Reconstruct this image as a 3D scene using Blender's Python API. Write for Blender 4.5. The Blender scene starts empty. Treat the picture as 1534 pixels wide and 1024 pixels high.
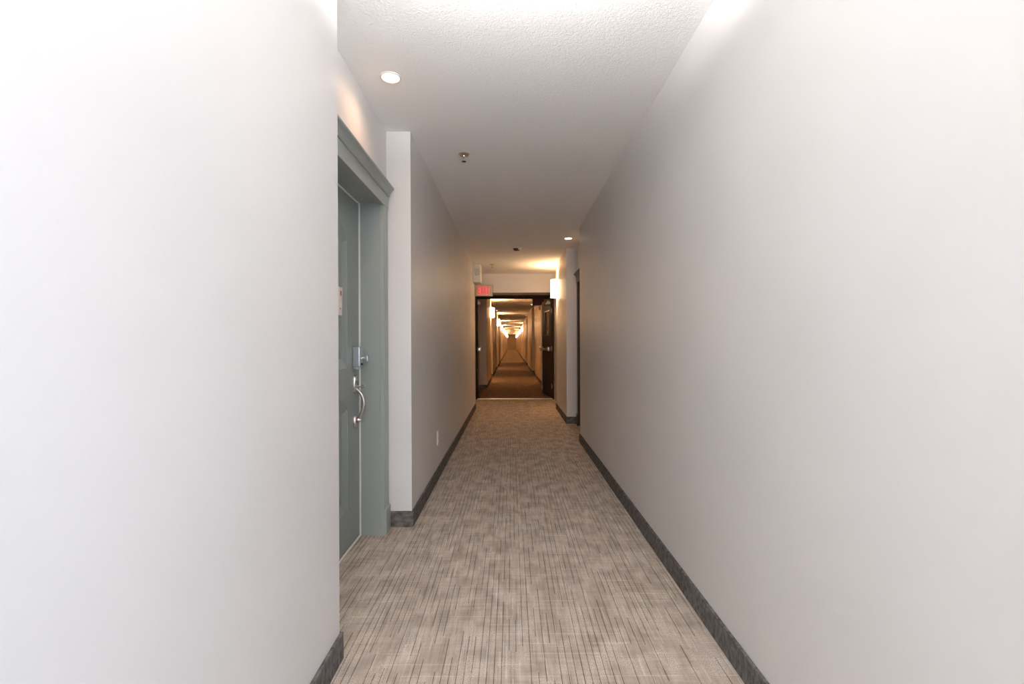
import bpy, bmesh, math, random
from mathutils import Vector, Matrix

scene = bpy.context.scene
COL = scene.collection
PI = math.pi

# ------------------------------------------------------------------ camera
HC = 1.175          # eye height
H = 2.53            # ceiling height
cd = bpy.data.cameras.new('camera')
cd.lens = 17.0
cd.sensor_width = 36.0
cd.shift_x = 1.0 / 1534
cd.shift_y = 1.0 / 1534
cd.clip_start = 0.02
cd.clip_end = 200
cam = bpy.data.objects.new('camera', cd)
COL.objects.link(cam)
cam.location = (0, 0, HC)
cam.rotation_euler = (PI / 2, 0.004, 0)
scene.camera = cam

# ------------------------------------------------------------------ world, colour
w = bpy.data.worlds.new('world')
scene.world = w
w.use_nodes = True
w.node_tree.nodes['Background'].inputs[0].default_value = (0.75, 0.85, 1.0, 1)
w.node_tree.nodes['Background'].inputs[1].default_value = 1.0
scene.view_settings.view_transform = 'Standard'
scene.view_settings.look = 'None'
scene.view_settings.gamma = 1.0
scene.view_settings.use_curve_mapping = False
scene.view_settings.exposure = 0.24
scene.cycles.max_bounces = 12
scene.cycles.diffuse_bounces = 8
scene.cycles.use_denoising = True
scene.cycles.sample_clamp_indirect = 6

WARM = (1.0, 0.52, 0.22)
WARMD = (1.0, 0.60, 0.36)


def area_light(name, loc, rot, sx, sy, power, colour, spread=PI):
    l = bpy.data.lights.new(name, 'AREA')
    l.shape = 'RECTANGLE'
    l.size = sx
    l.size_y = sy
    l.energy = power
    l.color = colour
    l.spread = spread
    o = bpy.data.objects.new(name, l)
    COL.objects.link(o)
    o.location = loc
    o.rotation_euler = rot
    return o


# daylight through the window at the near end of the corridor (behind the camera)
YB = -4.2
area_light('daylight_end_window', (0.05, YB + 0.02, 1.35), (PI / 2, 0, 0), 1.3, 1.9, 92, (1.0, 0.965, 0.95))
# added bluish fill for the left wall, in an unseen opening behind the camera
area_light('added_side_fill', (0.84, -1.25, 0.9), (0, PI / 2, 0), 1.6, 1.25, 32, (0.34, 0.64, 1.0))


# added fill lamp over the viewpoint, brightens the near walls (its fixture is built below)
area_light('added_fill_light', (0.08, -0.9, 2.43), (0, 0, 0), 0.5, 2.4, 6, (0.97, 0.98, 1.0))


# added opal bowl standing in for flash bounced off the ceiling, above the frame
PL = (0.07, 1.02, 2.27)



# ------------------------------------------------------------------ materials
def nd(nt, t, **kw):
    n = nt.nodes.new(t)
    for k, v in kw.items():
        setattr(n, k, v)
    return n


def mat(name, col, rough=0.5, metal=0.0, spec=0.5, emit=None, estr=0.0):
    m = bpy.data.materials.new(name)
    m.use_nodes = True
    b = m.node_tree.nodes['Principled BSDF']
    b.inputs['Base Color'].default_value = (*col, 1)
    b.inputs['Roughness'].default_value = rough
    b.inputs['Metallic'].default_value = metal
    b.inputs['Specular IOR Level'].default_value = spec
    if emit:
        b.inputs['Emission Color'].default_value = (*emit, 1)
        b.inputs['Emission Strength'].default_value = estr
    return m


def add_bump(m, scale, strength, dist=0.002, detail=3.0, mapping=(1, 1, 1), colvar=0.0):
    nt = m.node_tree
    b = nt.nodes['Principled BSDF']
    tc = nd(nt, 'ShaderNodeTexCoord')
    mp = nd(nt, 'ShaderNodeMapping')
    mp.inputs['Scale'].default_value = mapping
    nt.links.new(tc.outputs['Object'], mp.inputs['Vector'])
    nz = nd(nt, 'ShaderNodeTexNoise')
    nz.inputs['Scale'].default_value = scale
    nz.inputs['Detail'].default_value = detail
    nt.links.new(mp.outputs[0], nz.inputs['Vector'])
    bp = nd(nt, 'ShaderNodeBump')
    bp.inputs['Strength'].default_value = strength
    bp.inputs['Distance'].default_value = dist
    nt.links.new(nz.outputs[0], bp.inputs['Height'])
    nt.links.new(bp.outputs[0], b.inputs['Normal'])
    if colvar:
        c = b.inputs['Base Color'].default_value[:3]
        rp = nd(nt, 'ShaderNodeValToRGB')
        rp.color_ramp.elements[0].position = 0.35
        rp.color_ramp.elements[1].position = 0.65
        rp.color_ramp.elements[0].color = (*[x * (1 - colvar) for x in c], 1)
        rp.color_ramp.elements[1].color = (*[min(1, x * (1 + colvar)) for x in c], 1)
        nt.links.new(nz.outputs[0], rp.inputs[0])
        nt.links.new(rp.outputs[0], b.inputs['Base Color'])
    return m


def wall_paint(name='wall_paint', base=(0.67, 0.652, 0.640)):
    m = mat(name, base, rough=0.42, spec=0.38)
    add_bump(m, 260, 0.12, 0.001, 2)
    nt = m.node_tree
    b = nt.nodes['Principled BSDF']
    # faint scuffs and touch-up patches
    tc = nd(nt, 'ShaderNodeTexCoord')
    n1 = nd(nt, 'ShaderNodeTexNoise')
    n1.inputs['Scale'].default_value = 2.3
    n1.inputs['Detail'].default_value = 5
    nt.links.new(tc.outputs['Object'], n1.inputs['Vector'])
    rp = nd(nt, 'ShaderNodeValToRGB')
    rp.color_ramp.elements[0].position = 0.30
    rp.color_ramp.elements[0].color = (*[v * 0.975 for v in base], 1)
    rp.color_ramp.elements[1].position = 0.62
    rp.color_ramp.elements[1].color = (*[v * 1.01 for v in base], 1)
    nt.links.new(n1.outputs[0], rp.inputs[0])
    nt.links.new(rp.outputs[0], b.inputs['Base Color'])
    return m


def ceiling_mat():
    m = mat('ceiling_texture', (0.89, 0.88, 0.87), rough=0.9, spec=0.2)
    nt = m.node_tree
    b = nt.nodes['Principled BSDF']
    tc = nd(nt, 'ShaderNodeTexCoord')
    n1 = nd(nt, 'ShaderNodeTexNoise')
    n1.inputs['Scale'].default_value = 75
    n1.inputs['Detail'].default_value = 4
    n1.inputs['Distortion'].default_value = 1.2
    nt.links.new(tc.outputs['Object'], n1.inputs['Vector'])
    bp = nd(nt, 'ShaderNodeBump')
    bp.inputs['Strength'].default_value = 0.55
    bp.inputs['Distance'].default_value = 0.008
    nt.links.new(n1.outputs[0], bp.inputs['Height'])
    nt.links.new(bp.outputs[0], b.inputs['Normal'])
    return m


def carpet_mat(name, gain):
    m = bpy.data.materials.new(name)
    m.use_nodes = True
    nt = m.node_tree
    L = nt.links.new
    b = nt.nodes['Principled BSDF']
    b.inputs['Roughness'].default_value = 0.95
    b.inputs['Specular IOR Level'].default_value = 0.1
    tc = nd(nt, 'ShaderNodeTexCoord')
    sep = nd(nt, 'ShaderNodeSeparateXYZ')
    L(tc.outputs['Object'], sep.inputs[0])

    def mth(op, a, bb=None, c=None):
        n = nd(nt, 'ShaderNodeMath', operation=op)
        for i, v in enumerate((a, bb, c)):
            if v is None:
                continue
            if isinstance(v, (int, float)):
                n.inputs[i].default_value = v
            else:
                L(v, n.inputs[i])
        return n.outputs[0]

    def noise(sx, sy, det=2, dist=0.0):
        mp = nd(nt, 'ShaderNodeMapping')
        mp.inputs['Scale'].default_value = (sx, sy, 1)
        L(tc.outputs['Object'], mp.inputs['Vector'])
        n = nd(nt, 'ShaderNodeTexNoise')
        n.inputs['Scale'].default_value = 1
        n.inputs['Detail'].default_value = det
        n.inputs['Distortion'].default_value = dist
        L(mp.outputs[0], n.inputs['Vector'])
        return n.outputs[0]

    def ramp(v, p0, p1, a=0.0, c=1.0):
        n = nd(nt, 'ShaderNodeMapRange')
        n.inputs['From Min'].default_value = p0
        n.inputs['From Max'].default_value = p1
        n.inputs['To Min'].default_value = a
        n.inputs['To Max'].default_value = c
        L(v, n.inputs['Value'])
        return n.outputs[0]

    x, y = sep.outputs[0], sep.outputs[1]

    def grooves(pitch, wdt, ln, th, along, across):
        """dashed thin lines running along `along`, one every `pitch` across"""
        u = mth('DIVIDE', across, pitch)
        fl = mth('FLOOR', u)
        fr = mth('SUBTRACT', u, fl)
        d = mth('ABSOLUTE', mth('SUBTRACT', fr, 0.5))
        line = ramp(d, wdt, wdt * 0.35)
        # mask: white noise per cell of (line number, dash number); dash offset differs per line
        wn = nd(nt, 'ShaderNodeTexWhiteNoise', noise_dimensions='1D')
        L(fl, wn.inputs['W'])
        v = mth('FLOOR', mth('ADD', mth('DIVIDE', along, ln), mth('MULTIPLY', wn.outputs['Value'], 7.3)))
        cmb = nd(nt, 'ShaderNodeCombineXYZ')
        L(fl, cmb.inputs[0])
        L(v, cmb.inputs[1])
        w2 = nd(nt, 'ShaderNodeTexWhiteNoise', noise_dimensions='2D')
        L(cmb.outputs[0], w2.inputs['Vector'])
        mask = mth('GREATER_THAN', w2.outputs['Value'], th)
        return mth('MULTIPLY', line, mask)

    g1 = grooves(0.0265, 0.075, 0.21, 0.34, y, x)      # dark lengthwise grooves
    g2 = grooves(0.0235 / 2, 0.14, 0.11, 0.84, y, x)
    g3 = grooves(0.062, 0.07, 0.14, 0.72, x, y)        # pale crosswise picks
    g4 = grooves(0.0245, 0.20, 0.09, 0.80, y, mth('ADD', x, 0.011))   # pale lengthwise dashes
    # woven cells between the grooves, each of its own tone
    cu = mth('FLOOR', mth('ADD', mth('DIVIDE', x, 0.0265), 0.5))
    cw = nd(nt, 'ShaderNodeTexWhiteNoise', noise_dimensions='1D')
    L(cu, cw.inputs['W'])
    cv = mth('FLOOR', mth('ADD', mth('DIVIDE', y, 0.085), mth('MULTIPLY', cw.outputs['Value'], 9.1)))
    cc = nd(nt, 'ShaderNodeCombineXYZ')
    L(cu, cc.inputs[0])
    L(cv, cc.inputs[1])
    c2 = nd(nt, 'ShaderNodeTexWhiteNoise', noise_dimensions='2D')
    L(cc.outputs[0], c2.inputs['Vector'])
    cell = c2.outputs['Value']
    blot = ramp(noise(17, 8, 3, 0.4), 0.38, 0.62)
    streak = ramp(noise(70, 6, 3), 0.35, 0.65)
    cross = ramp(noise(6, 60, 3), 0.35, 0.65)
    speck = ramp(noise(260, 230, 2), 0.40, 0.62)
    val = mth('ADD', mth('ADD', mth('MULTIPLY', blot, 0.05), mth('MULTIPLY', cell, 0.085)), 0.25)
    val = mth('ADD', val, mth('MULTIPLY', streak, 0.12))
    val = mth('ADD', val, mth('MULTIPLY', cross, 0.08))
    val = mth('ADD', val, mth('MULTIPLY', mth('MULTIPLY', speck, ramp(noise(9, 7, 2), 0.4, 0.62)), 0.34))
    val = mth('ADD', val, mth('MULTIPLY', g3, 0.12))
    val = mth('ADD', val, mth('MULTIPLY', g4, 0.14))
    val = mth('SUBTRACT', val, mth('MULTIPLY', g1, 0.46))
    val = mth('SUBTRACT', val, mth('MULTIPLY', g2, 0.18))
    rp = nd(nt, 'ShaderNodeValToRGB')
    e = rp.color_ramp.elements
    e[0].position = 0.0
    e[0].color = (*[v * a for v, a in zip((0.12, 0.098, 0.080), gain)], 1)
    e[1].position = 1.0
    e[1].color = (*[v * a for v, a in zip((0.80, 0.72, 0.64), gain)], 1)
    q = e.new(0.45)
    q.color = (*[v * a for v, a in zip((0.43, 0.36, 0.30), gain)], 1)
    L(val, rp.inputs[0])
    L(rp.outputs[0], b.inputs['Base Color'])
    bp = nd(nt, 'ShaderNodeBump')
    bp.inputs['Strength'].default_value = 0.5
    bp.inputs['Distance'].default_value = 0.004
    L(val, bp.inputs['Height'])
    L(bp.outputs[0], b.inputs['Normal'])
    return m


M = {}
M['wall'] = wall_paint()
M['ceiling'] = ceiling_mat()
M['wall_warmlit'] = wall_paint('warm_lit_wall_paint', (0.56, 0.44, 0.32))  # tan carries the warm lamplight and dimness beyond the fire doors
M['carpet'] = carpet_mat('carpet', (1, 1, 1))
M['carpet_dimmed'] = carpet_mat('dim_lit_carpet', (0.45, 0.36, 0.29))  # same carpet, with the dim light past the threshold in its colour
M['base'] = add_bump(mat('carpet_base', (0.115, 0.105, 0.098), 0.9, spec=0.15), 60, 1.0, 0.012, 3, (0.35, 1.0, 0.6), 0.4)
M['door'] = add_bump(mat('door_paint', (0.25, 0.28, 0.265), 0.38, spec=0.5), 300, 0.05)
M['trim'] = add_bump(mat('trim_paint', (0.31, 0.335, 0.315), 0.36, spec=0.5), 300, 0.05)
M['seal'] = mat('white_seal', (0.80, 0.77, 0.72), 0.5)
M['nickel'] = mat('brushed_nickel', (0.62, 0.58, 0.53), 0.28, 1.0)
M['chrome'] = mat('satin_chrome', (0.72, 0.74, 0.76), 0.32, 1.0)
M['bronze'] = mat('dark_bronze', (0.10, 0.065, 0.04), 0.35, 0.9)
M['black'] = mat('black_plastic', (0.02, 0.02, 0.02), 0.5)
M['white'] = mat('white_plastic', (0.80, 0.78, 0.74), 0.4)
M['grey'] = mat('grey_plastic', (0.35, 0.33, 0.31), 0.5)
M['paper'] = add_bump(mat('paper', (0.74, 0.66, 0.62), 0.8), 30, 0.3, 0.002, 3, (1, 1, 1), 0.12)
M['ink'] = mat('faded_red_ink', (0.30, 0.12, 0.11), 0.8)
M['sign'] = mat('sign_housing', (0.55, 0.47, 0.38), 0.5)
M['sign_face'] = mat('sign_face', (0.75, 0.25, 0.24), 0.4, emit=(1.0, 0.20, 0.20), estr=0.18)
M['sign_red'] = mat('sign_letters', (0.62, 0.03, 0.05), 0.4, emit=(1.0, 0.04, 0.06), estr=0.28)
M['sign_dim'] = mat('unlit_sign_letters', (0.36, 0.02, 0.03), 0.4)
M['sign_back'] = mat('unlit_sign_housing', (0.10, 0.05, 0.035), 0.5)
M['dark_door'] = add_bump(mat('dark_fire_door', (0.030, 0.020, 0.015), 0.55, spec=0.25), 40, 0.1)
M['dark_frame'] = mat('dark_door_frame', (0.035, 0.020, 0.013), 0.8, spec=0.15)
M['dark_unit'] = mat('dark_unit_door', (0.06, 0.045, 0.035), 0.4)
M['strip'] = mat('aluminium_strip', (0.85, 0.78, 0.70), 0.35, 1.0)
M['shade'] = mat('glowing_shade', (0.9, 0.85, 0.75), 0.5, emit=(1.0, 0.70, 0.40), estr=16.0)
M['shade_far'] = mat('glowing_shade_far', (0.9, 0.85, 0.75), 0.5, emit=(1.0, 0.60, 0.29), estr=42.0)
M['bulb'] = mat('glowing_lamp_face', (0.9, 0.9, 0.9), 0.5, emit=(1.0, 0.86, 0.70), estr=14.0)
M['added_glow'] = mat('added_lamp_glow', (0.9, 0.9, 0.9), 0.5, emit=(1.0, 0.98, 0.97), estr=4.0)  # glow of the two added lamps near the viewpoint
M['bounce_glow'] = mat('added_bounce_glow', (0.9, 0.9, 0.9), 0.5, emit=(1.0, 0.985, 0.975), estr=370.0)  # added upward glow, lights the ceiling as bounced flash would
M['ring'] = mat('white_lamp_ring', (0.75, 0.70, 0.66), 0.4)
g = bpy.data.materials.new('wired_glass')
g.use_nodes = True
gb = g.node_tree.nodes['Principled BSDF']
gb.inputs['Base Color'].default_value = (0.9, 0.88, 0.82, 1)
gb.inputs['Transmission Weight'].default_value = 1.0
gb.inputs['IOR'].default_value = 1.05
gb.inputs['Roughness'].default_value = 0.04
M['glass'] = g


# ------------------------------------------------------------------ mesh helpers
class MB:
    def __init__(self):
        self.bm = bmesh.new()

    def box(self, x0, x1, y0, y1, z0, z1, bevel=0.0, rot=None, seg=2):
        bm = self.bm
        vs = bmesh.ops.create_cube(bm, size=1.0)['verts']
        sx, sy, sz = x1 - x0, y1 - y0, z1 - z0
        c = Vector(((x0 + x1) / 2, (y0 + y1) / 2, (z0 + z1) / 2))
        for v in vs:
            p = Vector((v.co.x * sx, v.co.y * sy, v.co.z * sz))
            if rot is not None:
                p = rot @ p
            v.co = p + c
        if bevel > 0:
            es = {e for v in vs for e in v.link_edges}
            bmesh.ops.bevel(bm, geom=list(es), offset=bevel, segments=seg, affect='EDGES', profile=0.5)
        return self

    def prism(self, pts, a0, a1, axis='y'):
        """closed polygon of 2D points swept along an axis (y: pts=(x,z); x: pts=(y,z); z: pts=(x,y))"""
        bm = self.bm

        def P(p, a):
            if axis == 'y':
                return (p[0], a, p[1])
            if axis == 'x':
                return (a, p[0], p[1])
            return (p[0], p[1], a)
        A = [bm.verts.new(P(p, a0)) for p in pts]
        B = [bm.verts.new(P(p, a1)) for p in pts]
        n = len(pts)
        for i in range(n):
            bm.faces.new((A[i], A[(i + 1) % n], B[(i + 1) % n], B[i]))
        bm.faces.new(A[::-1])
        bm.faces.new(B)
        return self

    def lathe(self, prof, origin=(0, 0, 0), seg=32, mtx=None):
        """prof: list of (r, z); spun about local z"""
        bm = self.bm
        rings = []
        o = Vector(origin)
        for r, z in prof:
            if r < 1e-6:
                p = Vector((0, 0, z))
                if mtx:
                    p = mtx @ p
                rings.append([bm.verts.new(p + o)])
            else:
                ring = []
                for k in range(seg):
                    a = 2 * PI * k / seg
                    p = Vector((r * math.cos(a), r * math.sin(a), z))
                    if mtx:
                        p = mtx @ p
                    ring.append(bm.verts.new(p + o))
                rings.append(ring)
        for A, B in zip(rings[:-1], rings[1:]):
            if len(A) == 1 and len(B) == 1:
                continue
            for k in range(seg):
                k2 = (k + 1) % seg
                if len(A) == 1:
                    bm.faces.new((A[0], B[k2], B[k]))
                elif len(B) == 1:
                    bm.faces.new((A[k], A[k2], B[0]))
                else:
                    bm.faces.new((A[k], A[k2], B[k2], B[k]))
        return self

    def tube(self, pts, rad, seg=10):
        """round tube along a path; rad number or list"""
        bm = self.bm
        pts = [Vector(p) for p in pts]
        n = len(pts)
        if isinstance(rad, (int, float)):
            rad = [rad] * n
        rings = []
        for i, p in enumerate(pts):
            t = (pts[min(i + 1, n - 1)] - pts[max(i - 1, 0)]).normalized()
            up = Vector((0, 1, 0)) if abs(t.y) < 0.9 else Vector((1, 0, 0))
            s = t.cross(up).normalized()
            u = s.cross(t).normalized()
            rings.append([bm.verts.new(p + rad[i] * (math.cos(2 * PI * k / seg) * s + math.sin(2 * PI * k / seg) * u)) for k in range(seg)])
        for A, B in zip(rings[:-1], rings[1:]):
            for k in range(seg):
                bm.faces.new((A[k], A[(k + 1) % seg], B[(k + 1) % seg], B[k]))
        bm.faces.new(rings[0][::-1])
        bm.faces.new(rings[-1])
        return self

    def loops(self, outline, steps, x0):
        """raised field on a plane x = x0 facing +x: outline (y, z) ccw, steps of (inset, height)"""
        bm = self.bm
        n = len(outline)

        def inset(d):
            out = []
            for i in range(n):
                p0, p1, p2 = (Vector(outline[(i - 1) % n]), Vector(outline[i]), Vector(outline[(i + 1) % n]))
                e1 = (p1 - p0).normalized()
                e2 = (p2 - p1).normalized()
                n1 = Vector((-e1.y, e1.x))
                n2 = Vector((-e2.y, e2.x))
                b = (n1 + n2)
                b = b / max(b.dot(n1), 0.2)
                out.append(p1 + b * d)
            return out
        prev = None
        for d, h in steps:
            ring = [bm.verts.new((x0 + h, q.x, q.y)) for q in inset(d)]
            if prev:
                for i in range(n):
                    bm.faces.new((prev[i], prev[(i + 1) % n], ring[(i + 1) % n], ring[i]))
            prev = ring
        bm.faces.new(prev)
        return self

    def build(self, name, m, parent=None, smooth=False, loc=None):
        bm = self.bm
        bmesh.ops.recalc_face_normals(bm, faces=bm.faces)
        me = bpy.data.meshes.new(name)
        if smooth:
            for f in bm.faces:
                f.smooth = True
            for e in bm.edges:
                if len(e.link_faces) == 2 and e.calc_face_angle(0) > math.radians(40):
                    e.smooth = False
        bm.to_mesh(me)
        bm.free()
        me.materials.append(m)
        o = bpy.data.objects.new(name, me)
        COL.objects.link(o)
        if parent:
            o.parent = parent
        if loc:
            o.location = loc
        return o


def tag(o, label, cat, group=None, kind=None):
    o['label'] = label
    o['category'] = cat
    if group:
        o['group'] = group
    if kind:
        o['kind'] = kind
    return o


def empty(name, loc=(0, 0, 0), rz=0.0):
    o = bpy.data.objects.new(name, None)
    o.empty_display_size = 0.1
    COL.objects.link(o)
    o.location = loc
    o.rotation_euler = (0, 0, rz)
    return o


def copy_tree(o, parent=None):
    c = o.copy()
    COL.objects.link(c)
    if parent:
        c.parent = parent
    for ch in list(o.children):
        copy_tree(ch, c)
    return c


# ------------------------------------------------------------------ shell
YE = 78.0        # far end of the building
XO = 1.35        # outer face of the wall masses
DZ = 2.03        # height of the door opening
BB = 0.10        # height of the carpet base
BT = 0.012

# ('w', y0, y1, X)  plain wall;  ('d', y0, y1, X, opening y0, opening y1)  door recess
LEFT = [('w', YB, 1.795, 0.642), ('d', 1.795, 3.10, 0.797, 2.04, 2.954), ('w', 3.10, 8.55, 0.642),
        ('w', 8.55, 9.52, 0.78), ('w', 10.2, 12.4, 0.90), ('w', 12.4, 15.3, 0.635)]
RIGHT = [('w', YB, -1.9, 0.808), ('side', -1.9, -0.6, 0.808), ('w', -0.6, 5.70, 0.808),
         ('d', 5.70, 7.0, 0.956, 5.90, 6.814), ('w', 7.0, 8.60, 0.80),
         ('w', 8.60, 9.52, 0.92), ('w', 10.2, 10.9, 0.92), ('w', 10.9, 17.3, 0.83)]
left_rec = [15.3, 19.6, 22.6, 27.0, 30.2, 34.8, 37.6, 42.4, 45.2, 49.8, 52.6, 57.2, 60.0, 64.6, 67.4, 72.0]
right_rec = [17.3, 23.6, 30.6, 33.8, 38.6, 41.6, 46.4, 49.6, 54.4, 57.6, 62.4, 65.6, 70.4]


def extend(segs, recs, X):
    for i, r in enumerate(recs):
        nxt = recs[i + 1] if i + 1 < len(recs) else YE
        segs.append(('d', r, r + 1.3, X + 0.15, r + 0.2, r + 1.114))
        segs.append(('w', r + 1.3, nxt, X))


extend(LEFT, left_rec, 0.642)
extend(RIGHT, right_rec, 0.80)


def wall_side(segs, s, name, bname, wl, bl, wm=None):
    m = MB()
    b = MB()

    def bx(mb, xa, xb, y0, y1, z0, z1, bev=0.0):
        mb.box(min(s * xa, s * xb), max(s * xa, s * xb), y0, y1, z0, z1, bev)
    prev = None
    for sg in segs:
        k, y0, y1, X = sg[:4]
        if k == 'w':
            bx(m, X, XO, y0, y1, 0, H)
            bx(b, X - BT, X + 0.002, y0 - (BT if prev and X < prev else 0), y1 + (BT if y1 < YE - 1 else 0), 0, BB, 0.003)
            if prev and X < prev - 0.01:       # end face towards the camera
                bx(b, X, prev, y0 - BT, y0 + 0.002, 0, BB, 0.003)
        elif k == 'd':
            a, c = sg[4:]
            bx(m, X, XO, y0, a - 0.01, 0, H)
            bx(m, X, XO, c + 0.01, y1, 0, H)
            bx(m, X, XO, a - 0.01, c + 0.01, DZ + 0.01, H)
            bx(m, X + 0.22, XO, a - 0.01, c + 0.01, 0, DZ + 0.01)
            bx(b, X - BT, X + 0.002, y0, a - 0.115, 0, BB, 0.003)
            bx(b, X - 0.15, X, y0 - 0.002, y0 + BT, 0, BB, 0.003)
        else:                                  # side opening added behind the camera for the bluish fill
            bx(m, X, XO, y0, y1, 2.1, H)
            bx(m, X + 0.2, XO, y0, y1, 0, 2.1)
        prev = X
    w_ = m.build(name, wm or M['wall'])
    tag(w_, wl, 'wall', kind='structure')
    b_ = b.build(bname, M['base'])
    tag(b_, bl, 'baseboard', kind='structure')


NEAR = lambda segs: [q for q in segs if q[1] < 9.6]
FAR = lambda segs: [q for q in segs if q[1] > 9.6]
wall_side(FAR(LEFT), -1, 'wall_left_beyond', 'baseboard_left_beyond', 'left wall of the corridor beyond the fire doors, warm dim light put into its paint',
          'dark carpet base strip along the left wall beyond the fire doors', M['wall_warmlit'])
wall_side(FAR(RIGHT), 1, 'wall_right_beyond', 'baseboard_right_beyond', 'right wall of the corridor beyond the fire doors, warm dim light put into its paint',
          'dark carpet base strip along the right wall beyond the fire doors', M['wall_warmlit'])
wall_side(NEAR(LEFT), -1, 'wall_left', 'baseboard_left',
          'long pale grey painted wall on the left of the corridor with a door recess',
          'grey carpet base strip along the foot of the left wall')
wall_side(NEAR(RIGHT), 1, 'wall_right', 'baseboard_right',
          'long pale grey painted wall on the right of the corridor with a door recess',
          'grey carpet base strip along the foot of the right wall')

tag(MB().box(-XO, XO, 10.1, YE + 0.2, -0.1, 0).build('floor_beyond', M['carpet_dimmed']),
    'patterned carpet covering the corridor floor beyond the fire doors, dim light put into its darker brown colour', 'floor', kind='structure')
tag(MB().box(-XO, XO, YB - 0.2, 10.1, -0.1, 0).build('floor', M['carpet']),
    'grey brown patterned carpet with dashed lengthwise grooves covering the corridor floor', 'floor', kind='structure')
tag(MB().box(-XO, XO, YB - 0.2, YE + 0.2, H, H + 0.1).build('ceiling', M['ceiling']),
    'white stippled ceiling over the whole corridor', 'ceiling', kind='structure')
tag(MB().box(-XO, XO, YE, YE + 0.15, 0, H).build('wall_end', M['wall_warmlit']),
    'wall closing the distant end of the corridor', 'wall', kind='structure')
# near end wall with a window, behind the camera
m = MB()
m.box(-XO, -0.62, YB - 0.15, YB, 0, H)
m.box(0.72, XO, YB - 0.15, YB, 0, H)
m.box(-0.62, 0.72, YB - 0.15, YB, 2.32, H)
m.box(-0.62, 0.72, YB - 0.15, YB, 0, 0.38)
tag(m.build('wall_near', M['wall']), 'wall with a tall window at the near end of the corridor', 'wall', kind='structure')
m = MB()
for a, c in ((-0.62, -0.57), (0.67, 0.72), (0.03, 0.07)):
    m.box(a, c, YB - 0.14, YB - 0.08, 0.38, 2.32, 0.004)
for a, c in ((0.38, 0.43), (2.27, 2.32)):
    m.box(-0.62, 0.72, YB - 0.14, YB - 0.08, a, c, 0.004)
tag(m.build('window_1', M['white']), 'white framed tall window at the near end of the corridor', 'window', kind='structure')
m = MB()  # added opening around the bluish side fill
for a, c in ((-1.9, -1.85), (-0.65, -0.6), (-1.27, -1.23)):
    m.box(0.93, 0.98, a, c, 0, 2.1, 0.004)
m.box(0.93, 0.98, -1.9, -0.6, 2.05, 2.1, 0.004)
tag(m.build('added_side_opening', M['white']), 'added white framed side opening for bluish fill light behind the viewpoint', 'window', kind='structure')

# bulkhead over the fire doors
m = MB()
m.box(-XO, -0.745, 9.52, 10.2, 0, H)
m.box(0.885, XO, 9.52, 10.2, 0, H)
m.box(-0.745, 0.885, 9.52, 10.2, 2.16, H)
tag(m.build('wall_bulkhead', M['wall']), 'beige bulkhead wall crossing the corridor above the open fire doors', 'wall', kind='structure')
tag(MB().box(-0.715, 0.855, 10.06, 10.15, 0.0, 0.008, 0.003).build('trim_1', M['strip']),
    'bright metal threshold strip across the carpet at the fire doors', 'threshold', kind='structure')


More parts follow.
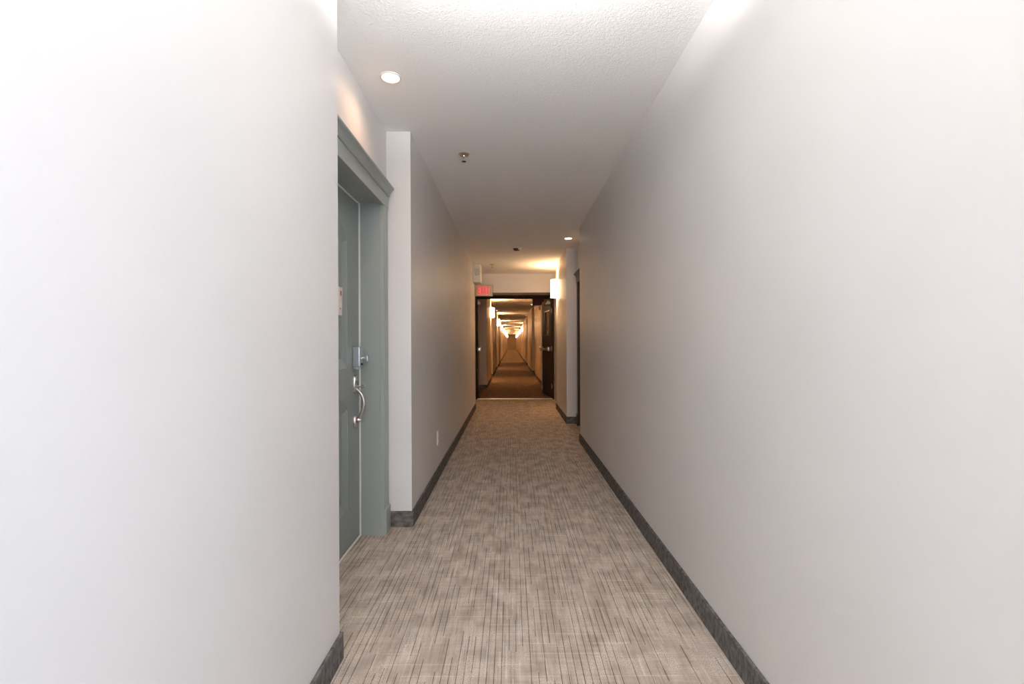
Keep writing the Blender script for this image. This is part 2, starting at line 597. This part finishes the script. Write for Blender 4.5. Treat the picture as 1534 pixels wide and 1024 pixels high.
# ------------------------------------------------------------------ unit doors
def unit_door(leaf_m, trim_m, detail):
    """origin: middle of the opening on the floor, in the plane of the wall; faces +x"""
    r = empty('door_1')
    h = 0.457
    lx = -0.133
    # leaf
    m = MB()
    if not detail:
        m.box(lx - 0.044, lx, -h + 0.004, h - 0.004, 0.012, DZ - 0.006, 0.002)
    else:
        m.box(lx - 0.044, lx - 0.026, -h + 0.004, h - 0.004, 0.012, DZ - 0.006, 0.0)
        yr, yl = 0.247, -0.247
        st = [(0, 0.0), (0.003, -0.003), (0.007, -0.004), (0.046, -0.019), (0.056, -0.019), (0.095, -0.007)]
        # lower panel with a shallow arched top
        low = [(yl, 0.23), (yr, 0.23), (yr, 0.80)]
        for k in range(1, 12):
            t = k / 12
            low.append((yr + (yl - yr) * t, 0.80 + 0.085 * math.sin(PI * t) ** 0.8))
        low.append((yl, 0.80))
        m.loops(low, st, lx)
        up = [(yl, 1.035), (yr, 1.035), (yr, 1.76)]
        for k in range(1, 12):
            t = k / 12
            up.append((yr + (yl - yr) * t, 1.76 + 0.10 * math.sin(PI * t) ** 0.8))
        up.append((yl, 1.76))
        m.loops(up, st, lx)
        # face of the stiles and rails, with the two panel openings left free
        rect = [(-h + 0.004, 0.012), (h - 0.004, 0.012), (h - 0.004, DZ - 0.006), (-h + 0.004, DZ - 0.006)]
        es = []
        for loop in (rect, low, up):
            vv = [m.bm.verts.new((lx, q[0], q[1])) for q in loop]
            es += [m.bm.edges.new((vv[i], vv[(i + 1) % len(vv)])) for i in range(len(vv))]
        bmesh.ops.triangle_fill(m.bm, edges=es, use_beauty=True)
        for i in range(4):
            (ya, za), (yb, zb) = rect[i], rect[(i + 1) % 4]
            m.bm.faces.new([m.bm.verts.new(q) for q in ((lx, ya, za), (lx, yb, zb), (lx - 0.03, yb, zb), (lx - 0.03, ya, za))])
        bmesh.ops.remove_doubles(m.bm, verts=m.bm.verts, dist=1e-5)
    m.build('door_leaf', leaf_m, r)
    # frame: jamb lining, casings with plinth blocks, header and crown
    f = MB()
    for s in (-1, 1):
        y0, y1 = sorted((s * h, s * (h + 0.02)))
        f.box(lx - 0.05, 0.0, y0, y1, 0, DZ)
        ya, yb = sorted((s * (h - 0.0015), s * (h + 0.095)))
        f.box(-0.006, 0.021, ya, yb, 0.0, DZ, 0.002)
        pa, pb = sorted((s * (h - 0.003), s * (h + 0.102)))
        f.box(-0.008, 0.031, pa, pb, -0.004, 0.16, 0.003)
    f.box(lx - 0.05, 0.0, -h - 0.02, h + 0.02, DZ, DZ + 0.02)
    f.box(-0.006, 0.024, -h - 0.095, h + 0.095, DZ - 0.012, DZ + 0.075, 0.002)
    prof = [(0.0, DZ + 0.068), (0.030, DZ + 0.068), (0.033, DZ + 0.074), (0.030, DZ + 0.080),
            (0.034, DZ + 0.086), (0.042, DZ + 0.098), (0.050, DZ + 0.106), (0.057, DZ + 0.110),
            (0.060, DZ + 0.116), (0.060, DZ + 0.122), (0.0, DZ + 0.122)]
    f.prism(prof, -h - 0.105, h + 0.105, 'y')
    f.build('door_frame', trim_m, r)
    # weather strip
    s_ = MB()
    for s in (-1, 1):
        a, c = sorted((s * (h - 0.008), s * h))
        s_.box(lx, lx + 0.010, a, c, 0.0, DZ, 0.002)
    s_.box(lx, lx + 0.010, -h, h, DZ - 0.008, DZ, 0.002)
    s_.box(lx, lx + 0.008, -h, h, 0.0, 0.010, 0.002)
    o = s_.build('weather_strip', M['seal'], r)
    if detail:
        o['label'] = 'thin white seal around the door leaf'
    if detail:
        yh = 0.36
        Rx = Matrix.Rotation(PI / 2, 3, 'Y')
        # boxy lock
        k = MB()
        k.box(lx, lx + 0.046, yh - 0.034, yh + 0.034, 1.035, 1.155, 0.007, seg=3)
        k.box(lx, lx + 0.030, yh - 0.024, yh + 0.024, 1.022, 1.036, 0.004)
        lk = k.build('door_lock', M['chrome'], r, smooth=True)
        lk['label'] = 'boxy satin metal lock above the handle'
        k = MB()
        k.lathe([(0, 0), (0.012, 0), (0.012, 0.022), (0, 0.022)], (lx + 0.045, yh + 0.004, 1.085), 20, Rx)
        k.box(lx + 0.066, lx + 0.086, yh - 0.014, yh + 0.022, 1.066, 1.104, 0.005, seg=3)
        k.build('turn_knob', M['chrome'], lk, smooth=True)
        k = MB()
        k.box(lx + 0.046, lx + 0.0475, yh - 0.018, yh + 0.018, 1.045, 1.058, 0.0)
        k.build('keyhole_cover', M['black'], lk)
        # handle set
        k = MB()
        pl = []
        for q in range(24):
            a = 2 * PI * q / 24
            pl.append((yh + 0.023 * math.cos(a), 0.935 + 0.052 * math.sin(a)))
        k.loops(pl, [(0, 0), (0, 0.008), (0.004, 0.013), (0.010, 0.014)], lx)
        pl = [(yh + 0.021 * math.cos(2 * PI * q / 24), 0.712 + 0.034 * math.sin(2 * PI * q / 24)) for q in range(24)]
        k.loops(pl, [(0, 0), (0, 0.008), (0.004, 0.013), (0.010, 0.014)], lx)
        path, rad = [], []
        for q in range(17):
            t = q / 16
            z = 0.905 - 0.185 * t
            path.append((lx + 0.012 + 0.052 * math.sin(PI * t) ** 0.75 * (1 - 0.25 * t), yh, z))
            rad.append(0.0075 + 0.0035 * math.sin(PI * t))
        k.tube(path, rad, 12)
        k.lathe([(0, 0), (0.013, 0.0), (0.015, 0.008), (0.010, 0.020), (0.006, 0.028), (0, 0.030)], (lx + 0.012, yh, 0.722), 16, Rx)
        hd = k.build('door_handle', M['nickel'], r, smooth=True)
        hd['label'] = 'curved brushed metal pull handle'
        k = MB()
        k.tube([(lx + 0.012, yh, 0.925), (lx + 0.030, yh, 0.921), (lx + 0.048, yh, 0.917), (lx + 0.060, yh, 0.922), (lx + 0.066, yh, 0.930)],
               [0.004, 0.004, 0.007, 0.008, 0.005], 10)
        k.build('thumb_latch', M['nickel'], hd, smooth=True)
        k = MB()
        k.lathe([(0, 0), (0.013, 0), (0.013, 0.006), (0.009, 0.009), (0, 0.009)], (lx + 0.013, yh, 0.957), 20, Rx)
        k.build('key_cylinder', M['nickel'], hd, smooth=True)
    else:
        k = MB()
        yh = 0.36
        k.box(lx, lx + 0.02, yh - 0.025, yh + 0.025, 0.80, 1.02, 0.006)
        k.tube([(lx + 0.015, yh, 0.95), (lx + 0.06, yh, 0.95), (lx + 0.06, yh - 0.10, 0.95)], 0.009, 10)
        k.build('door_handle', M['nickel'], r, smooth=True)
    r['kind'] = 'structure'
    return r


d1 = unit_door(M['door'], M['trim'], True)
d1.location = (-0.797, 2.497, 0)
tag(d1, 'grey green panelled unit door in the left recess, with curved pull handle', 'door', kind='structure')
d2 = unit_door(M['dark_unit'], M['dark_unit'], False)
d2.name = 'door_2'
d2.location = (0.956, 6.357, 0)
d2.rotation_euler = (0, 0, PI)
tag(d2, 'dark unit door with a crowned casing in the recess on the right', 'door', kind='structure')
n = 3
for recs, s, X in ((left_rec, -1, 0.792), (right_rec, 1, 0.95)):
    for i, y in enumerate(recs):
        c = copy_tree(d2)
        c.name = 'door_%d' % n
        c.location = (s * X, y + 0.657, 0)
        c.rotation_euler = (0, 0, 0 if s < 0 else PI)
        tag(c, 'dark unit door beyond the fire doors, number %d along the %s wall' % (i + 1, 'left' if s < 0 else 'right'), 'door', kind='structure')
        n += 1

# paper notice taped to the near door
nt_ = empty('paper_notice', (-0.930, 2.545, 1.33))
m = MB()
m.box(0.0005, 0.004, -0.09, 0.10, 0.0, 0.15, 0.0)
vs = m.bm.verts
vs.ensure_lookup_table()
for v in vs:                       # a slightly curled, uneven sheet
    if v.co.y > 0 and v.co.z > 0.1:
        v.co.y += 0.010
    if v.co.y > 0 and v.co.z < 0.05:
        v.co.z -= 0.003
m.build('sheet', M['paper'], nt_)
MB().box(0.0035, 0.0046, 0.075, 0.095, 0.105, 0.13).build('printed_mark', M['ink'], nt_)
MB().box(0.0035, 0.0046, 0.070, 0.082, 0.03, 0.037).build('printed_mark', M['ink'], nt_)
tag(nt_, 'pale paper notice with red marks stuck to the grey green door', 'notice')


# ------------------------------------------------------------------ fire doors
def exit_letters(mb, x0, x1, z0, z1, y, t=0.004, mirror=False):
    """EXIT in block letters on a plane facing -y"""
    W = (x1 - x0)
    lw = W / 4.6
    gap = W / 4.6 * 0.2
    st = lw * 0.27
    hh = z1 - z0
    x = x0
    ya, yb = y - t, y

    def bar(a, b, c, d):
        mb.box(a, b, ya, yb, c, d)
    # E
    bar(x, x + st, z0, z1)
    bar(x, x + lw, z1 - st, z1)
    bar(x, x + lw, z0, z0 + st)
    bar(x, x + lw * 0.85, (z0 + z1) / 2 - st / 2, (z0 + z1) / 2 + st / 2)
    # X
    x += lw + gap
    ang = math.atan2(hh - st * 0.4, lw - st)
    Ld = math.hypot(hh - st * 0.2, lw - st)
    for s in (-1, 1):
        cx, cz = x + lw / 2, (z0 + z1) / 2
        mb.box(cx - Ld / 2, cx + Ld / 2, ya, yb, cz - st / 2, cz + st / 2, rot=Matrix.Rotation(s * ang, 3, 'Y'))
    # I
    x += lw + gap
    bar(x + lw / 2 - st / 2, x + lw / 2 + st / 2, z0, z1)
    # T
    x += lw + gap
    bar(x, x + lw, z1 - st, z1)
    bar(x + lw / 2 - st / 2, x + lw / 2 + st / 2, z0, z1)


# frame around the opening
m = MB()
m.box(-0.745, -0.715, 10.03, 10.2, 0, 2.12)
m.box(0.855, 0.885, 10.03, 10.2, 0, 2.12)
m.box(-0.745, 0.885, 10.03, 10.2, 2.12, 2.16)
m.box(-0.715, 0.855, 10.15, 10.19, 2.095, 2.12)
tag(m.build('trim_2', M['dark_frame']), 'dark metal frame around the fire door opening', 'door frame', kind='structure')


def fire_door(name, width, window, label):
    """hinge line at origin, leaf runs along +y; push side faces +x"""
    r = empty(name)
    t = 0.045
    if window:
        a, c = width * 0.20, width * 0.70
        z0, z1 = 1.33, 1.86
        m = MB()
        m.box(-t, 0, 0, a, 0.01, 2.10, 0.002)
        m.box(-t, 0, c, width, 0.01, 2.10, 0.002)
        m.box(-t, 0, a, c, 0.01, z0, 0)
        m.box(-t, 0, a, c, z1, 2.10, 0)
        m.build('door_leaf', M['dark_door'], r)
        g_ = MB()
        g_.box(-t * 0.6, -t * 0.4, a, c, z0, z1)
        gl = g_.build('vision_panel', M['glass'], r)
        b = MB()
        for q in (a - 0.01, c - 0.01):
            b.box(-t - 0.006, 0.006, q, q + 0.02, z0 - 0.01, z1 + 0.01)
        for q in (z0 - 0.01, z1 - 0.01):
            b.box(-t - 0.006, 0.006, a, c, q, q + 0.02)
        b.box(-t * 0.55, -t * 0.45, (a + c) / 2 - 0.008, (a + c) / 2 + 0.008, z0, z1)
        b.box(-t * 0.55, -t * 0.45, a, c, z0 + 0.13, z0 + 0.145)
        b.build('glazing_bars', M['bronze'], r)
    else:
        m = MB()
        m.box(-t, 0, 0, width, 0.01, 2.10, 0.002)
        m.build('door_leaf', M['dark_door'], r)
    # push bar
    b = MB()
    b.box(0, 0.075, width - 0.11, width - 0.03, 0.985, 1.085, 0.012, seg=3)
    b.box(0, 0.065, 0.06, 0.13, 0.99, 1.08, 0.012, seg=3)
    b.box(0.04, 0.065, 0.12, width - 0.10, 1.005, 1.055, 0.008)
    b.build('push_bar', M['chrome'], r, smooth=True)
    # vertical rod
    b = MB()
    b.tube([(0.02, width - 0.07, 0.10), (0.02, width - 0.07, 2.05)], 0.007, 8)
    b.build('latch_rod', M['chrome'], r, smooth=True)
    # closer
    b = MB()
    b.box(0, 0.055, 0.07, 0.30, 1.985, 2.045, 0.008)
    cl = b.build('door_closer', M['white'], r)
    b = MB()
    b.box(0.015, 0.030, 0.08, 0.30, 2.060, 2.068)
    b.tube([(0.022, 0.19, 2.04), (0.022, 0.19, 2.066)], 0.012, 10)
    b.build('closer_arm', M['chrome'], cl)
    b = MB()
    for z in (0.25, 1.05, 1.85):
        b.tube([(-0.01, -0.006, z - 0.05), (-0.01, -0.006, z + 0.05)], 0.008, 8)
    b.build('hinge', M['chrome'], r)
    tag(r, label, 'door', kind='structure')
    return r


fr = fire_door('door_fire_right', 0.92, True, 'dark fire door leaf with wired window and push bar, folded open on the right')
for ch in [fr] + list(fr.children) + [c for x in fr.children for c in x.children]:
    pass
# push side of the right leaf faces -x: mirror by rotating half a turn with the leaf running back
fr.location = (0.845, 10.21, 0)
fr.scale = (-1, 1, 1)
fr.rotation_euler = (0, 0, math.radians(8.5))
fl = fire_door('door_fire_left', 0.70, False, 'dark fire door leaf with push bar, folded back flat on the left')
fl.location = (-0.712, 10.21, 0)
fl.rotation_euler = (0, 0, math.radians(3.0))


# ------------------------------------------------------------------ exit signs
s1 = empty('exit_sign', (-0.53, 9.47, 2.085))
MB().box(-0.17, 0.17, -0.055, 0.045, 0, 0.215, 0.006).build('housing', M['sign'], s1)
MB().box(-0.128, 0.112, -0.060, -0.052, 0.028, 0.190, 0.002).build('face', M['sign_face'], s1)
m = MB()
exit_letters(m, -0.118, 0.102, 0.040, 0.178, -0.060)
m.build('lettering', M['sign_red'], s1)
tag(s1, 'lit red EXIT sign on the bulkhead over the fire doors', 'sign')
s2 = empty('exit_sign', (0.685, 12.3, 2.12))
MB().box(-0.14, 0.145, -0.03, 0.03, 0, 0.20, 0.005).build('housing', M['sign_back'], s2)
m = MB()
exit_letters(m, -0.105, 0.105, 0.025, 0.175, -0.030)
m.build('lettering', M['sign_dim'], s2)
MB().box(-0.02, 0.02, -0.02, 0.02, 0.20, H - 2.12).build('bracket', M['sign_back'], s2)
tag(s2, 'dim dark red EXIT sign hanging from the ceiling beyond the fire doors', 'sign')

# ------------------------------------------------------------------ wall box near the ceiling
b_ = empty('wall_speaker', (-0.642, 8.27, 2.19))
MB().box(0, 0.132, -0.17, 0.17, 0.0, 0.30, 0.006).build('box', M['white'], b_)
m = MB()
for i in range(4):
    for j in range(4):
        m.box(0.036 + i * 0.020, 0.048 + i * 0.020, -0.176, -0.168, 0.115 + j * 0.030, 0.133 + j * 0.030, 0.001)
m.build('grille', M['grey'], b_)
b_.children[-1]['label'] = 'grid of small square grille openings'
tag(b_, 'off-white box shaped speaker high on the left wall beside the exit sign', 'speaker')

# fire alarm strobe on the right wall beyond the doors
m = empty('alarm_strobe', (0.83, 13.6, 2.085))
MB().box(-0.05, 0, -0.05, 0.05, 0, 0.11, 0.006).build('body', M['white'], m)
MB().box(-0.065, -0.045, -0.03, 0.03, 0.03, 0.08, 0.006).build('lens', M['white'], m)
tag(m, 'small cream alarm box on the right wall past the fire doors', 'alarm')

# ------------------------------------------------------------------ socket plate on the left wall
o_ = empty('wall_outlet', (-0.642, 4.19, 0.295))
MB().box(0, 0.007, -0.036, 0.036, 0, 0.118, 0.003).build('cover_plate', M['white'], o_)
for z in (0.036, 0.082):
    f_ = MB().box(0.006, 0.010, -0.017, 0.017, z - 0.014, z + 0.014, 0.003).build('socket', M['white'], o_)
    for y in (-0.006, 0.006):
        MB().box(0.0098, 0.0104, y - 0.001, y + 0.001, z - 0.004, z + 0.005).build('slot', M['black'], f_)
tag(o_, 'white power outlet low on the left wall past the near door', 'outlet')


# ------------------------------------------------------------------ sprinklers and detector
def sprinkler(loc, label):
    r = empty('sprinkler', loc)
    MB().lathe([(0.010, 0.0), (0.038, 0.0), (0.040, -0.003), (0.034, -0.010), (0.022, -0.014), (0.010, -0.014)], seg=32).build('escutcheon', M['nickel'], r, smooth=True)
    b = MB()
    b.lathe([(0.0, 0.0), (0.010, 0.0), (0.010, -0.020), (0.007, -0.024), (0, -0.024)], seg=16)
    for s in (-1, 1):
        b.tube([(s * 0.008, 0, -0.020), (s * 0.014, 0, -0.030), (s * 0.011, 0, -0.044), (0, 0, -0.052)], 0.0022, 8)
    b.tube([(0, 0, -0.022), (0, 0, -0.050)], 0.0022, 8)
    b.build('frame', M['nickel'], r, smooth=True)
    b = MB()
    b.lathe([(0, -0.052), (0.006, -0.052), (0.015, -0.054), (0.016, -0.056), (0.005, -0.057), (0, -0.057)], seg=24)
    b.build('deflector', M['bronze'], r, smooth=True)
    tag(r, label, 'sprinkler', 'ceiling sprinklers')
    return r


sprinkler((-0.335, 3.47, H), 'small metal sprinkler head in the ceiling, the larger looking one near the left recess')
sprinkler((-0.325, 8.36, H), 'small dark sprinkler head in the ceiling beside the wall speaker')
r = empty('smoke_detector', (0.082, 6.9, H))
MB().lathe([(0, 0), (0.066, 0), (0.066, -0.010), (0.060, -0.014), (0, -0.014)], seg=32).build('base', M['ring'], r, smooth=True)
MB().lathe([(0, -0.014), (0.052, -0.014), (0.050, -0.030), (0.036, -0.042), (0, -0.044)], seg=32).build('dome', M['bronze'], r, smooth=True)
MB().box(0.020, 0.052, -0.052, -0.030, -0.034, -0.018, 0.003).build('indicator', M['white'], r)
tag(r, 'round smoke detector in the middle of the ceiling', 'detector')


# ------------------------------------------------------------------ recessed ceiling lights
def downlight():
    r = empty('recessed_light')
    MB().lathe([(0.043, -0.0005), (0.054, -0.0005), (0.054, -0.004), (0.048, -0.007), (0.043, -0.005)], seg=40).build('trim_ring', M['ring'], r, smooth=True)
    MB().lathe([(0, -0.0030), (0.0435, -0.0030), (0.0435, -0.0010), (0, -0.0010)], seg=40).build('lamp_face', M['bulb'], r)
    return r


def down_lamp(x, y, power, size=2.75, col=WARMD):
    l = bpy.data.lights.new('downlight_lamp', 'SPOT')
    l.energy = power
    l.color = col
    l.spot_size = size
    l.spot_blend = 1.0
    l.shadow_soft_size = 0.04
    o = bpy.data.objects.new('downlight_lamp', l)
    COL.objects.link(o)
    o.location = (x, y, H - 0.012)


dl = downlight()
spots = [(-0.61, 2.465, 'recessed light glowing in the ceiling above the near left door', 8.5),
         (0.745, 6.29, 'recessed light glowing in the ceiling by the recess on the right', 16.0),
         (0.73, 17.2, 'recessed light beyond the fire doors, first on the right side', 9.0),
         (-0.60, 20.2, 'recessed light beyond the fire doors, first on the left side', 9.0),
         (0.745, 24.3, 'recessed light beyond the fire doors, second on the right side', 9.0),
         (-0.637, 26.9, 'recessed light beyond the fire doors, second on the left side', 9.0),
         (0.745, 31.4, 'recessed light beyond the fire doors, third on the right side', 9.0),
         (-0.637, 35.4, 'recessed light beyond the fire doors, third on the left side', 9.0)]
for i, (x, y, lab, pw) in enumerate(spots):
    c = dl if i == 0 else copy_tree(dl)
    c.location = (x, y, H)
    tag(c, lab, 'ceiling light', 'recessed ceiling lights')
    down_lamp(x, y, pw)


# added flush fill lamp over the viewpoint, out of view
r = empty('added_fill_panel', (0.08, -0.9, H))
MB().box(-0.28, 0.28, -1.23, 1.23, -0.05, 0, 0.006).build('housing', M['ring'], r)
MB().box(-0.26, 0.26, -1.21, 1.21, -0.085, -0.048, 0.01).build('diffuser', M['added_glow'], r)
tag(r, 'added long flush fill lamp with white diffuser above the viewpoint', 'ceiling light')


r = empty('added_bounce_bowl', (PL[0], PL[1], H))  # added uplight in place of flash bounced off the ceiling
zz = PL[2] - H
MB().lathe([(0, 0), (0.06, 0), (0.06, -0.02), (0.010, -0.03), (0.010, zz - 0.01), (0, zz - 0.01)], seg=24).build('stem', M['nickel'], r, smooth=True)
MB().lathe([(0, zz - 0.075), (0.07, zz - 0.07), (0.13, zz - 0.05), (0.17, zz - 0.015), (0.18, zz + 0.012), (0.176, zz + 0.012), (0.165, zz - 0.012), (0, zz - 0.02)], seg=40).build('bowl', M['added_glow'], r, smooth=True)
MB().lathe([(0.012, zz + 0.008), (0.15, zz + 0.008), (0.15, zz + 0.015), (0.012, zz + 0.015)], seg=40).build('bounce_disc', M['bounce_glow'], r)
tag(r, 'added opal bowl uplight in front of the viewpoint, standing in for bounced flash', 'ceiling light')


# ------------------------------------------------------------------ wall sconces
def sconce(glow):
    """origin on the wall at the middle of the shade; faces +x"""
    r = empty('wall_sconce')
    MB().box(0, 0.012, -0.05, 0.05, -0.11, 0.11, 0.003).build('back_plate', M['nickel'], r)
    bm_ = MB()
    bm = bm_.bm
    N = 20
    out = []
    for z in (-0.152, 0.152):
        a_, b2 = [], []
        for k in range(N + 1):
            a = -PI / 2 + PI * k / N
            a_.append(bm.verts.new((0.012 + 0.100 * math.cos(a), 0.115 * math.sin(a), z)))
            b2.append(bm.verts.new((0.012 + 0.095 * math.cos(a), 0.110 * math.sin(a), z)))
        out.append((a_, b2))
    (a0, b0), (a1, b1) = out
    for k in range(N):
        bm.faces.new((a0[k], a0[k + 1], a1[k + 1], a1[k]))
        bm.faces.new((b0[k + 1], b0[k], b1[k], b1[k + 1]))
        bm.faces.new((a0[k + 1], a0[k], b0[k], b0[k + 1]))
        bm.faces.new((a1[k], a1[k + 1], b1[k + 1], b1[k]))
    for k in (0, N):
        bm.faces.new((a0[k], a1[k], b1[k], b0[k]))
    bm_.build('lamp_shade', glow, r, smooth=True)
    for z in (-0.156, 0.150):
        t = MB()
        pts = []
        for k in range(N + 1):
            a = -PI / 2 + PI * k / N
            pts.append((0.012 + 0.1015 * math.cos(a), 0.1165 * math.sin(a), z + 0.003))
        t.tube(pts, 0.0028, 6)
        t.build('shade_rim', M['nickel'], r)
    return r


def sconce_lamp(x, y, z, power):
    l = bpy.data.lights.new('sconce_bulb', 'POINT')
    l.energy = power
    l.color = WARM
    l.shadow_soft_size = 0.025
    o = bpy.data.objects.new('sconce_bulb', l)
    COL.objects.link(o)
    o.location = (x, y, z)


sc = sconce(M['shade'])
sc_far = sconce(M['shade_far'])
ZS = 2.11
lst = [(1, 0.80, 8.42, 'glowing half round wall sconce on the right, this side of the fire doors', (30.0, 7.0))]
ordn = ['first', 'second', 'third', 'fourth', 'fifth', 'sixth', 'seventh', 'eighth', 'ninth']
ly = [15.05, 22.35, 29.9, 37.3, 44.9, 52.3, 59.7, 67.1, 74.5]
for i, y in enumerate(ly):
    lst.append((-1, 0.635 if i == 0 else 0.642, y, 'glowing wall sconce beyond the fire doors, %s along the left wall' % ordn[i], (80.0, 32.0)))
for i, y in enumerate([33.3, 41.2, 49.2, 57.2, 65.2, 73.2]):
    lst.append((1, 0.80, y, 'glowing wall sconce beyond the fire doors, %s along the right wall' % ordn[i], (80.0, 32.0)))
for i, (s, X, y, lab, pw) in enumerate(lst):
    c = sc if i == 0 else sc_far if i == 1 else copy_tree(sc_far)
    c.location = (s * X, y, ZS)
    c.rotation_euler = (0, 0, PI if s > 0 else 0)
    tag(c, lab, 'wall lamp', 'corridor wall sconces')
    up, down = pw
    sconce_lamp(s * (X - 0.058), y, ZS + 0.118, up)
    sconce_lamp(s * (X - 0.058), y, ZS - 0.118, down)
